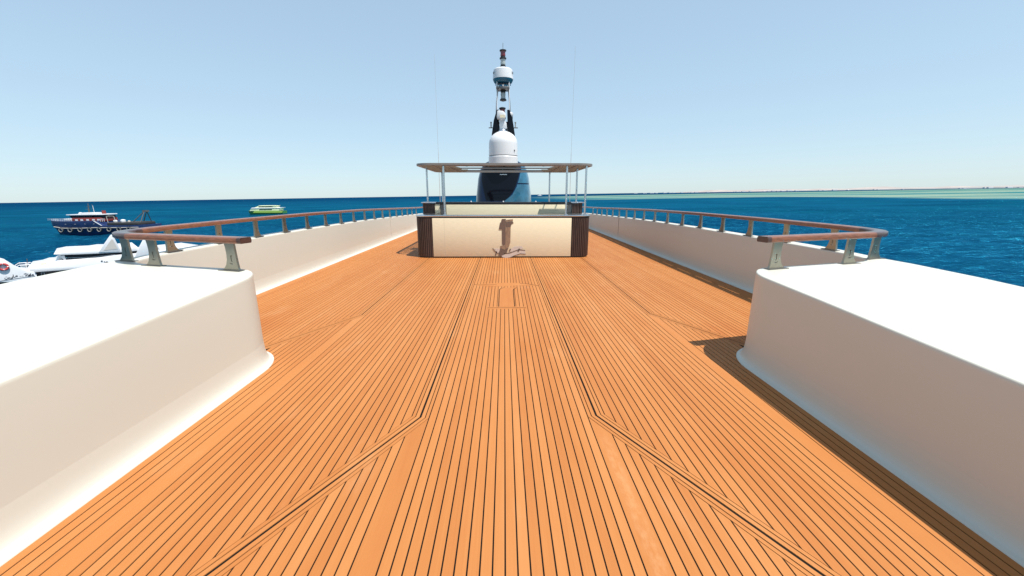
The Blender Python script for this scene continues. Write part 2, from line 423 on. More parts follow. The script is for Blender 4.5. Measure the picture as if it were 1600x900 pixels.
# ------------------------------------------------------------------ bar counter
BX0, BX1, BY = -2.30, 2.235, 10.46
def slat_corner(path, z0, z1, pitch=.05, wd=.032, dp=.022):
    P = [Vector(p) for p in path]; segs = [(P[i+1]-P[i]).length for i in range(len(P)-1)]; tot = sum(segs); m = MB(); d = pitch/2
    while d < tot:
        r = d
        for i, l_ in enumerate(segs):
            if r <= l_ or i == len(segs)-1: break
            r -= l_
        t = (P[i+1]-P[i]).normalized(); c = P[i]+t*r; nn = Vector((t.y, -t.x))*dp
        a, b = c-t*wd/2, c+t*wd/2
        m.prism([tuple(a+nn), tuple(b+nn), tuple(b-nn*.4), tuple(a-nn*.4)], z0, z1, 'z'); d += pitch
    return m
def arc(c, r, a0, a1, n=8): return [(c[0]+r*math.cos(R(a0+(a1-a0)*i/n)), c[1]+r*math.sin(R(a0+(a1-a0)*i/n))) for i in range(n+1)]
def bar():
    t = thing('bar_counter', 'long cream panelled bar counter with dark slatted rounded ends on the deck', 'bar counter', ((BX0+BX1)/2, BY+.3, 0))
    L = t.location
    def sh(m): m.v = [(a-L.x, b-L.y, c) for a, b, c in m.v]; return m
    r = .30; yb = 11.72
    out = arc((BX0+r, BY+r), r, 180, 270)+arc((BX1-r, BY+r), r, 270, 360)+[(BX1, yb), (BX1-.45, yb), (BX1-.45, BY+.5), (BX0+.45, BY+.5), (BX0+.45, yb), (BX0, yb)]
    ins = arc((BX0+r, BY+r), r-.03, 180, 270)+arc((BX1-r, BY+r), r-.03, 270, 360)+[(BX1-.03, yb-.02), (BX1-.42, yb-.02), (BX1-.42, BY+.47), (BX0+.42, BY+.47), (BX0+.42, yb-.02), (BX0+.03, yb-.02)]
    sh(MB().prism(ins, .03, 1.03, 'z')).build('carcass', 'black', t)
    sh(MB().prism(ins, 0, .03, 'z')).build('kick_plate', 'black', t)
    xl, xr = -1.845, 1.725
    sh(MB().box(xl, xr, BY-.012, BY+.04, .035, 1.022)).build('front_panel', 'cream_wood', t, bevel=.004)
    sh(MB().box(xl+.30, xl+.304, BY-.0135, BY-.011, .035, 1.022)).build('panel_seam', 'joint', t)
    pl = [(xl-.005, BY+.012)]+[(x, y) for x, y in arc((BX0+r, BY+r), r-.012, 270, 180)]+[(BX0+.012, yb-.05)]
    tag(sh(slat_corner([(p[0], p[1]) for p in pl], .035, 1.03)).build('slat_cladding', 'slat_wood', t), 'dark vertical wooden slats round the left end of the bar', kind='stuff')
    pr = [(BX1-.012, yb-.05)]+[(x, y) for x, y in arc((BX1-r, BY+r), r-.012, 360, 270)]+[(xr+.005, BY+.012)]
    tag(sh(slat_corner(pr, .035, 1.03)).build('slat_cladding', 'slat_wood', t), 'dark vertical wooden slats round the right end of the bar', kind='stuff')
    sh(MB().prism(out, 1.032, 1.055, 'z')).build('top_shadow_gap', 'black', t)
    o2 = [(x*1.006, y-.012 if y < 11 else y) for x, y in out]
    sh(MB().prism(o2, 1.058, 1.09, 'z')).build('counter_top', 'steel_bright', t, bevel=.006)
    # emblem inlay on the front
    def Z(L_): return [((a-765)*.001487+.0, (821-b)*.001461) for a, b in L_]
    y0 = BY-.012
    for nm, m_, poly, d in (
        ('emblem_stroke', 'emblem_dark', [(720, 135), (790, 135), (782, 300), (782, 590), (742, 600), (722, 570), (722, 320), (668, 315), (690, 200), (708, 190)], .010),
        ('emblem_stroke', 'emblem_tan', [(782, 300), (790, 280), (872, 280), (865, 545), (840, 625), (760, 675), (690, 642), (690, 608), (765, 600), (782, 560)], .012),
        ('emblem_stroke', 'emblem_tan', [(796, 150), (910, 140), (912, 172), (796, 182)], .010),
        ('emblem_stroke', 'emblem_dark', [(790, 190), (905, 180), (922, 205), (885, 225), (870, 285), (790, 275)], .008),
        ('emblem_stroke', 'emblem_dark', [(690, 648), (760, 680), (832, 640), (800, 735), (745, 765), (690, 790), (655, 785), (672, 715)], .009),
        ('emblem_wave', 'emblem_pale', [(700, 782), (760, 765), (860, 738), (1010, 672), (1125, 680), (1130, 750), (1040, 745), (930, 790), (850, 825), (740, 825)], .005),
        ('emblem_wave', 'emblem_pale', [(840, 718), (880, 655), (950, 618), (1060, 612), (1095, 660), (1010, 668), (900, 712)], .005),
        ('emblem_wave', 'emblem_pale', [(585, 655), (690, 655), (668, 720), (640, 735)], .004)):
        sh(MB().prism(Z(poly)[::-1], y0-d, y0+.005, 'y')).build(nm, m_, t)
    def stroke(P, wd):
        P = [Vector(p) for p in P]; A, B = [], []
        for i, p in enumerate(P):
            tt = (P[min(i+1, len(P)-1)]-P[max(i-1, 0)]).normalized(); nn = Vector((-tt.y, tt.x))*wd/2; A.append(tuple(p+nn)); B.append(tuple(p-nn))
        sh(MB().prism(Z(A+B[::-1]), y0-.009, y0+.004, 'y')).build('emblem_line', 'emblem_dark', t)
    stroke([(558, 650), (590, 700), (640, 738), (670, 745)], 13); stroke([(700, 785), (730, 815), (790, 828), (860, 818), (940, 782), (1040, 748), (1135, 756)], 11)
    stroke([(760, 745), (850, 738), (930, 705), (1010, 678), (1125, 686)], 12); stroke([(625, 705), (603, 785)], 20)
    stroke([(870, 660), (848, 708)], 20); stroke([(1025, 655), (1000, 715)], 22)
    return t
bar()
def back_bar():
    t = thing('back_bar', 'taller cream back counter with dark top behind the bar, under the canopy', 'bar counter', (-.05, 11.9, 0))
    L = t.location
    def sh(m): m.v = [(a-L.x, b-L.y, c) for a, b, c in m.v]; return m
    sh(MB().box(-1.66, 1.80, 11.76, 12.2, 0, 1.335)).build('front_panel', 'cream_wood_b', t, bevel=.006)
    sh(MB().box(-1.98, -1.84, 11.77, 12.1, 0, 1.335)).build('side_panel', 'cream_wood_b', t)
    sh(MB().box(-1.83, -1.67, 11.80, 12.1, 0, 1.33)).build('pillar', 'steel_dark', t)
    sh(MB().box(1.81, 1.93, 11.80, 12.1, 0, 1.33)).build('pillar', 'steel_dark', t)
    for x0, x1, s in ((-2.32, -1.99, 0), (1.94, 2.23, 1)):
        sh(MB().box(x0+.02, x1-.02, 11.79, 12.1, 0, 1.36)).build('end_core', 'black', t)
        tag(sh(slat_corner([(x0, 12.1), (x0, 11.84), (x0+.06, 11.77), (x1, 11.77)] if not s else [(x0, 11.77), (x1-.06, 11.77), (x1, 11.84), (x1, 12.1)], .0, 1.37, .042, .026)).build('slat_cladding', 'slat_wood', t), kind='stuff')
        sh(MB().box(x0-.04, x1+.05, 11.72, 12.2, 1.375, 1.40)).build('end_cap', 'steel_bright', t, bevel=.005)
    sh(MB().box(-1.985, 1.935, 11.757, 12.2, 1.338, 1.40)).build('counter_top', 'black', t, bevel=.005)
    for x in (-.95, -.03, .9): sh(MB().lathe([(.02, 0), (.022, .02), (.0, .035)], (x, 11.8, 1.40), 10)).build('fitting', 'white_paint', t)
back_bar()

# ------------------------------------------------------------------ canopy over the bar
def canopy():
    t = thing('canopy', 'flat slatted metal canopy on slim steel posts over the bar', 'canopy', (0, 12.2, 1.09))
    L = t.location
    def sh(m): m.v = [(a-L.x, b-L.y, c-L.z) for a, b, c in m.v]; return m
    z0, z1 = 2.325, 2.375; X0, X1, Y0, Y1 = -2.26, 2.29, 10.50, 13.95; r = .42
    out = arc((X0+r, Y0+r), r, 180, 270)+arc((X1-r, Y0+r), r, 270, 360)+arc((X1-.25, Y1-.25), .25, 0, 90)+arc((X0+.25, Y1-.25), .25, 90, 180)
    e = .085
    inn = arc((X0+r, Y0+r), r-e, 180, 270)+arc((X1-r, Y0+r), r-e, 270, 360)+arc((X1-.25, Y1-.25), .25-e, 0, 90)+arc((X0+.25, Y1-.25), .25-e, 90, 180)
    n = len(out); m = MB()
    for ring, z in ((out, z0), (out, z1), (inn, z1), (inn, z0)): m.v += [(x, y, z) for x, y in ring]
    for k in range(4):
        for i in range(n): m.f.append((k*n+i, k*n+(i+1) % n, ((k+1) % 4)*n+(i+1) % n, ((k+1) % 4)*n+i))
    sh(m).build('roof_frame', 'beam', t, smooth=40)
    for s in (-1, 1):
        xo = X0+.08 if s < 0 else X1-.08; m = MB(); y = Y0+.15
        while y < Y1-.08:
            ln = .95-.32*abs((y-12.2)/1.7)+(.25 if y > 12.9 else 0)
            xa = xo + (.30*max(0, (Y0+.45-y)/.3)**2 if y < Y0+.45 else 0)*(1 if s < 0 else -1)
            xs = sorted((xa, xo-s*ln))
            m.box(xs[0], xs[1], y, y+.035, z0+.008, z1-.008); y += .085
        tag(sh(m).build('louvre_panel', 'louvre', t), kind='stuff')
        for k in (.35, .7): sh(MB().box(*sorted((xo-s*k, xo-s*(k+.03))), Y0+.09, Y1-.09, z0-.006, z0+.006)).build('louvre_bearer', 'steel_dark', t)
    for y in (12.05, 13.2): sh(MB().box(X0+.75, X1-.75, y, y+.05, z0+.005, z1-.01)).build('cross_beam', 'steel_dark', t)
    sh(MB().box(-1.45, 1.5, Y0+.10, Y0+.32, z0-.012, z0+.02)).build('light_strip', 'beam', t, bevel=.004)
    for x in (-.95, -.45, .0, .5, 1.0): sh(MB().lathe([(.03, 0), (.03, .02)], (x, Y0+.2, z0-.02), 10)).build('downlight', 'black', t)
    for x, y, zb in ((-1.545, 10.68, 1.091), (1.605, 10.68, 1.091), (2.10, 10.68, 1.091), (-2.18, 11.80, 1.401), (2.06, 11.80, 1.401), (-2.05, 13.78, 0), (1.50, 13.78, 0)):
        p = sh(MB().tube([(x, y, zb), (x, y, z0+.01)], .026, 12)).build('post', 'steel_bright', t, smooth=40)
        sh(MB().lathe([(.055, 0), (.055, .012), (.03, .02)], (x, y, zb), 14)).build('post_base', 'steel_bright', p)
canopy()

# ------------------------------------------------------------------ mast, satellite dome, antennas
def mast():
    t = thing('radar_mast', 'glossy navy mast with radar, searchlight and signal lamps behind the bar', 'mast', (-.03, 16.5, 0))
    rows = []
    for z, wd, dp in ((0, 1.14, 1.3), (1.0, 1.10, 1.25), (1.6, 1.06, 1.18), (2.2, .99, 1.06), (2.55, .90, .95), (2.75, .78, .8), (2.86, .60, .6)):
        rows.append([(wd*math.copysign(abs(math.cos(a))**.62, math.cos(a)), dp*math.copysign(abs(math.sin(a))**.62, math.sin(a)), z) for a in [2*math.pi*k/48 for k in range(48)]])
    b = MB().grid(rows, close=True); b.f.append(tuple(range(6*48, 7*48)))
    b.build('body', 'navy_gloss', t, smooth=50)
    def surf(u, z, off=.012):          # point on the front of the body, u = x/halfwidth
        T = [(0, 1.14, 1.3), (1.0, 1.10, 1.25), (1.6, 1.06, 1.18), (2.2, .99, 1.06), (2.55, .90, .95), (2.75, .78, .8), (2.86, .60, .6)]
        for (z0, w0, d0), (z1, w1, d1) in zip(T, T[1:]):
            if z <= z1: k = (z-z0)/(z1-z0); wd = w0+(w1-w0)*k; dp = d0+(d1-d0)*k; break
        c = min(.999, abs(u)); sn = (1-c**(1/.31))**.31 if c < .999 else 0
        return (u*(wd+off), -sn*(dp+off), z)
    # right flank, lit sheen put into lighter blue, split by a dark seam
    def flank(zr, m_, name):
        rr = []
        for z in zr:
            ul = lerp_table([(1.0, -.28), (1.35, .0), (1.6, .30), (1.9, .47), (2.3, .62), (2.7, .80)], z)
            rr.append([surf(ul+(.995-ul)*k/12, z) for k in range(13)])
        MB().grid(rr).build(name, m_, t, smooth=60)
    flank([.9+.1*i for i in range(11)]+[1.985], 'lit_blue_gloss', 'side_panel'); flank([2.03+.1*i for i in range(8)], 'lit_blue_gloss', 'side_panel')
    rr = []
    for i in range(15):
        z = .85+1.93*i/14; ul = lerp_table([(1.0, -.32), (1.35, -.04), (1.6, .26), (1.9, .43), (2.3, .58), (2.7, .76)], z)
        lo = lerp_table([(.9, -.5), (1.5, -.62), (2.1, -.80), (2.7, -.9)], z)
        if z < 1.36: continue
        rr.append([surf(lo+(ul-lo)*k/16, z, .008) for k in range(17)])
    MB().grid(rr).build('front_panel', 'fin_and_shade_black', t, smooth=60)  # shade and dark reflection on the mast front, built as a near-black panel
    MB().box(-.13, .13, -1.06, -.92, 2.32, 2.345).build('grab_handle', 'steel_bright', t)
    for x in (-.22, .22):
        for z in (2.36, 2.44): MB().lathe([(.014, 0), (.014, .01)], (x, -.98, z), 8).build('bolt', 'steel_bright', t)
    # upper fin and legs
    for s in (-1, 1):
        MB().prism([(s*.42, 2.8), (s*.44, 3.85), (s*.36, 4.35), (s*.24, 4.72), (s*.15, 4.72), (s*.17, 3.9), (s*.16, 2.8)], -.25, .35, 'y').build('fin', 'fin_and_shade_black', t, bevel=.015)
        MB().tube([(s*.27, -.05, 4.3), (s*.245, -.05, 5.0), (s*.20, -.05, 5.50)], [.030, .027, .025], 10).build('leg', 'steel_dark', t, smooth=40)
        MB().tube([(s*.25, -.20, 3.9), (s*.235, -.20, 4.7), (s*.225, -.20, 5.75)], .018, 8).build('cable_pipe', 'white_paint', t, smooth=40)
        a = MB().box(*sorted((s*.30, s*.56)), -.04, .04, 4.10, 4.125).build('yard', 'steel_dark', t)
        MB().lathe([(.025, 0), (.025, .16), (.035, .17), (.035, .20)], (s*.47, 0, 4.125), 10).build('side_lamp', 'lamp_glass', a)
    MB().box(-.16, .16, -.2, .3, 3.4, 4.3).build('fin_web', 'black', t)
    MB().box(-.26, .24, -.28, .2, 5.44, 5.52).build('platform', 'steel_dark', t, bevel=.01)
    r = MB().lathe([(.18, 5.52), (.20, 5.60), (.30, 5.63)], (0, 0, 0), 24).build('radar_foot', 'steel_bright', t, smooth=40)
    r = MB().lathe([(.25, 5.66), (.33, 5.70), (.37, 5.77), (.38, 5.81)], (0, 0, 0), 32).build('radar_base', 'teal', t, smooth=40)
    r2 = MB().lathe([(.382, 5.812), (.375, 5.98), (.355, 6.13), (.30, 6.175), (.0, 6.18)], (0, 0, 0), 32).build('radar_dome', 'white_dome', t, smooth=40)
    for x, nm in ((-.33, 'radar_mark'), (.335, 'radar_mark')):
        MB().torus((x, -.175 if x < 0 else -.17, 6.0), .032, .012, 'y', 12, 6).build(nm, 'lettering', r2)
    def lantern(z, h, lens, name, x=0, y=0, flip=False):
        q = lambda a: z+h*(1-a) if flip else z+h*a
        b = MB().lathe([(.11, q(0)), (.115, q(.08)), (.09, q(.10)), (.09, q(.22))], (x, y, 0), 16).build(name, 'black', t, smooth=40)
        MB().lathe([(.085, q(.22)), (.098, q(.35)), (.088, q(.55)), (.098, q(.78))], (x, y, 0), 16).build('lens', lens, b, smooth=60)
        MB().lathe([(.10, q(.78)), (.125, q(.84)), (.125, q(.94)), (.06, q(1.0))], (x, y, 0), 16).build('cap', 'black', b, smooth=40)
    MB().lathe([(.12, 6.18), (.12, 6.24)], (0, 0, 0), 16).build('lamp_mount', 'steel_bright', t)
    lantern(6.24, .33, 'lamp_glass', 'signal_lamp'); lantern(6.53, .30, 'red_lens', 'signal_lamp')
    MB().tube([(0, 0, 6.8), (0, 0, 7.05)], .009, 6).build('lightning_rod', 'steel_dark', t)
    lantern(5.06, .38, 'lamp_glass', 'signal_lamp', flip=True)
    lantern(4.45, .38, 'red_lens', 'signal_lamp', -.03, -.1)
    # searchlight camera on a pedestal
    c = MB().lathe([(.17, 3.86), (.17, 3.92), (.13, 3.97), (.12, 4.02)], (-.02, -.45, 0), 18).build('camera_pedestal', 'steel_bright', t, smooth=40)
    MB().prism([(-.14, 4.0), (.14, 4.0), (.12, 4.2), (.02, 4.36), (-.13, 4.33), (-.15, 4.15)], -.56, -.34, 'y').build('camera_yoke', 'white_dome', t, bevel=.03)
    MB().prism([(-.24, 4.36), (-.06, 4.28), (.10, 4.36), (.10, 4.50), (.0, 4.60), (-.22, 4.62)], -.68, -.30, 'y').build('camera_head', 'white_dome', t, bevel=.04)
    MB().box(-.12, .06, -.69, -.66, 4.36, 4.46).build('camera_window', 'cream_wood_b', t)
    MB().lathe([(.07, 0), (.10, .05), (.10, .12), (.04, .17)], (.28, -.15, 4.48), 14).build('small_dome', 'white_dome', t, smooth=40)
    MB().box(.20, .36, -.2, -.1, 4.38, 4.48).build('dome_bracket', 'black', t)
mast()
d = thing('satellite_dome', 'large white satellite dome in front of the dark mast', 'satellite dome', (-.035, 15.75, 2.68))
MB().lathe([(.545, 0), (.545, .28), (.535, .29), (.53, .31)], (0, 0, 0), 40).build('base_ring', 'white_dome', d, smooth=40)
MB().lathe([(.525, .312), (.525, .332)], (0, 0, 0), 40).build('joint_band', 'steel_dark', d, smooth=40)
MB().lathe([(.535, .334), (.535, .42)]+[(.53*math.cos(R(a)), .75+.46*math.sin(R(a))) for a in range(0, 90, 9)]+[(.03, 1.21)], (0, 0, 0), 40).build('dome', 'white_dome', d, smooth=50)
MB().box(.395, .43, -.372, -.352, .46, .52).build('maker_plate', 'steel_dark', d)
for x, zt, lb in ((-2.56, 6.66, 'thin pale whip antenna left of the mast'), (2.62, 6.95, 'thin pale whip antenna right of the mast')):
    a = thing('whip_antenna', lb, 'antenna', (x, 16.5, 0), 'whip antennas either side of the mast')
    MB().tube([(0, 0, 0), (0, 0, 3.2), (-.0, 0, 3.25), (.03*(1 if x > 0 else 0), 0, zt)], [.010, .008, .005, .003], 6).build('rod', 'joint', a)
    MB().lathe([(.05, 0), (.05, .08), (.02, .16)], (0, 0, 0), 10).build('foot', 'steel_bright', a)

# everything on board takes the yacht's list
for o in SHIPTOP: o.matrix_basis = SHIP @ (Matrix.Translation(o.location) @ o.rotation_euler.to_matrix().to_4x4())

# ------------------------------------------------------------------ sea
def sea_material():
    m = bpy.data.materials.new('sea_water'); m.use_nodes = True
    n = m.node_tree.nodes; l = m.node_tree.links; b = n['Principled BSDF']
    g = n.new('ShaderNodeNewGeometry'); sp = n.new('ShaderNodeSeparateXYZ'); l.new(g.outputs['Position'], sp.inputs[0])
    X, Y = sp.outputs[0], sp.outputs[1]
    def M(op, a, bb=0, clamp=False):
        q = n.new('ShaderNodeMath'); q.operation = op; q.use_clamp = clamp
        for i, v in enumerate((a, bb)):
            if isinstance(v, (int, float)): q.inputs[i].default_value = v
            else: l.new(v, q.inputs[i])
        return q.outputs[0]
    def N(sc, detail=4, rough=.55, dist=0):
        mp = n.new('ShaderNodeMapping'); mp.inputs['Scale'].default_value = sc; l.new(g.outputs['Position'], mp.inputs[0])
        z = n.new('ShaderNodeTexNoise'); z.inputs['Scale'].default_value = 1; z.inputs['Detail'].default_value = detail
        z.inputs['Roughness'].default_value = rough; z.inputs['Distortion'].default_value = dist; l.new(mp.outputs[0], z.inputs[0]); return z.outputs[0]
    def smooth(v, a, bb):
        q = n.new('ShaderNodeMapRange'); q.interpolation_type = 'SMOOTHSTEP'; q.inputs[1].default_value = a; q.inputs[2].default_value = bb
        l.new(v, q.inputs[0]); return q.outputs[0]
    def mix(f, a, bb):
        q = n.new('ShaderNodeMix'); q.data_type = 'RGBA'
        l.new(f, q.inputs[0])
        for i, v in ((6, a), (7, bb)):
            if isinstance(v, tuple): q.inputs[i].default_value = (*v, 1)
            else: l.new(v, q.inputs[i])
        return q.outputs[2]
    dist = M('SQRT', M('ADD', M('MULTIPLY', X, X), M('MULTIPLY', Y, Y)))
    deep, mid, teal = (.0003, .012, .042), (.0004, .022, .055), (.0008, .042, .075)
    big = N((.006, .012, 1), 4); patch = N((.02, .035, 1), 4)
    c = mix(smooth(big, .38, .62), deep, mid)
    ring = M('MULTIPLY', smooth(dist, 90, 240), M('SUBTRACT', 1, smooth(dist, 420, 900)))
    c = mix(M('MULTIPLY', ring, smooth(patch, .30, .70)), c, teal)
    c = mix(M('MULTIPLY', smooth(N((.42, .95, 1), 4, .6, .5), .52, .68), M('SUBTRACT', 1, smooth(dist, 60, 420))), c, (.006, .085, .15))  # bright wave crests painted as lighter teal streaks, fading with distance
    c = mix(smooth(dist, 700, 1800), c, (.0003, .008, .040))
    # sandy reef out to the right
    wob = M('MULTIPLY', M('SUBTRACT', N((.004, .004, 1), 3), .5), 160)
    near = M('MAXIMUM', smooth(M('ADD', Y, wob), 610, 680), smooth(M('ADD', X, wob), 400, 470))
    near = M('MULTIPLY', near, smooth(X, 40, 220))
    far = M('SUBTRACT', 1, smooth(M('SUBTRACT', dist, M('MULTIPLY', X, .9)), 1100, 1900))
    reef = M('MULTIPLY', near, far)
    rn = N((.0012, .006, 1), 4, .6)
    rc = mix(smooth(rn, .40, .60), (.012, .13, .11), (.26, .32, .20))
    c = mix(M('MULTIPLY', reef, .9), c, rc)
    # thin pale flecks: foam, with wave highlights put into the colour
    fl = N((.55, 1.3, 1), 5, .7, .4); cl = N((.03, .05, 1), 3)
    fm = M('MULTIPLY', smooth(fl, .65, .74), smooth(cl, .47, .62))
    c = mix(M('MULTIPLY', fm, .55), c, (.55, .62, .66))
    w1 = N((.10, .22, 1), 3, .5, .3); w2 = N((.42, .95, 1), 4, .6, .5); w3 = N((1.7, 3.2, 1), 4, .6, .3)
    hsum = M('ADD', M('MULTIPLY', w1, 1.5), M('ADD', M('MULTIPLY', w2, .55), M('MULTIPLY', w3, .14)))
    bp = n.new('ShaderNodeBump'); bp.inputs['Strength'].default_value = .9; bp.inputs['Distance'].default_value = 1.3
    l.new(hsum, bp.inputs['Height'])
    # wave faces tilted towards the eye keep the reflection well below that of a flat pool
    n.remove(b); df = n.new('ShaderNodeBsdfDiffuse'); gl = n.new('ShaderNodeBsdfGlossy'); gl.inputs['Roughness'].default_value = .18
    fr = n.new('ShaderNodeFresnel'); fr.inputs[0].default_value = 1.33
    for q in (df, gl, fr): l.new(bp.outputs[0], q.inputs['Normal'])
    l.new(c, df.inputs['Color']); gl.inputs['Color'].default_value = (.05, .52, .80, 1)
    ms = n.new('ShaderNodeMixShader'); wind = M('ADD', .62, M('MULTIPLY', smooth(N((.011, .02, 1), 5, .6), .3, .7), .6))          # ruffled and slick patches
    wind = M('MULTIPLY', wind, M('SUBTRACT', 1, M('MULTIPLY', smooth(dist, 500, 2500), .35)))
    l.new(M('MULTIPLY', M('MULTIPLY', M('POWER', fr.outputs[0], 1.1), .28), wind), ms.inputs[0])
    l.new(df.outputs[0], ms.inputs[1]); l.new(gl.outputs[0], ms.inputs[2]); l.new(ms.outputs[0], n['Material Output'].inputs['Surface'])
    return m
rows = []; NS = 420; r = 4.0; radii = []
while r < 700: radii.append(r); r *= 1.0165
WV = []
for i in range(26):
    lam = 2.2*1.14**i*random.uniform(.85, 1.15); th = R(250)+random.gauss(0, .55)
    WV.append((2*math.pi/lam*math.cos(th), 2*math.pi/lam*math.sin(th), random.uniform(0, 6.28), lam, .015*min(lam, 8)))
def wave(x, y, r):
    z = 0
    for kx, ky, ph, lam, am in WV:
        cell = r*.0165
        if lam < cell*2.2: continue
        z += am*math.sin(kx*x+ky*y+ph)
    return z*max(0, 1-r/650)
for r in radii+[2000, 8000, 24000]:
    rows.append([(r*math.cos(2*math.pi*k/NS), r*math.sin(2*math.pi*k/NS), SEA+(wave(r*math.cos(2*math.pi*k/NS), r*math.sin(2*math.pi*k/NS), r) if r < 700 else 0)) for k in range(NS)])
sea = MB().grid(rows, close=True); sea.f.append(tuple(range(NS)))
so = sea.build('sea', sea_material(), fix=False, smooth=180); tag(so, kind='structure')

# far low coast on the right
mat('coast_white', (.74, .72, .70), .8)
mat('far_sand', (.33, .29, .27), .9, noise=((.004, .004, .02), .2))
mat('far_scrub', (.20, .21, .21), .9, noise=((.006, .006, .02), .3))
def coast(name, D, a0, a1, hfun, m_, dep=500):
    A, B, C_ = [], [], []; n = 90
    for i in range(n+1):
        t = i/n; a = R(a0+(a1-a0)*t); dx, dy = math.sin(a), math.cos(a); h = max(.5, hfun(t))
        A.append((D*dx, D*dy, SEA-1)); B.append(((D+dep*.5)*dx, (D+dep*.5)*dy, SEA+h)); C_.append(((D+dep*2)*dx, (D+dep*2)*dy, SEA-1))
    o = MB().grid([A, B, C_]).build(name, m_, smooth=80); tag(o, kind='structure'); return o
rnd = [random.random() for _ in range(400)]
def bumps(t, k): i = t*k; j = int(i); f = i-j; f = f*f*(3-2*f); return rnd[j]*(1-f)+rnd[j+1]*f
coast('hill', 10000, 22, 42, lambda t: 62*math.sin(math.pi*min(1, t))**.7*(.55+.45*bumps(t, 14)), 'far_sand', 900)
coast('hill', 10500, 36, 70, lambda t: (26+38*bumps(t, 20))*min(1, t*5), 'far_sand', 900)
coast('coastline', 8200, 28, 75, lambda t: (9+8*bumps(t, 25))*min(1, t*3), 'far_scrub', 300)
bw = MB()
for i in range(45):
    a = R(random.choice((random.uniform(17, 34), random.uniform(33, 52)))); D = 7900; x, y = D*math.sin(a), D*math.cos(a)
    sw = random.uniform(10, 38); bw.box(x-sw, x+sw, y-12, y+12, SEA-1, SEA+random.uniform(5, 15))
tag(bw.build('coast_buildings', 'coast_white', fix=False), 'tiny white buildings strung along the far coast on the horizon', 'buildings', kind='stuff')

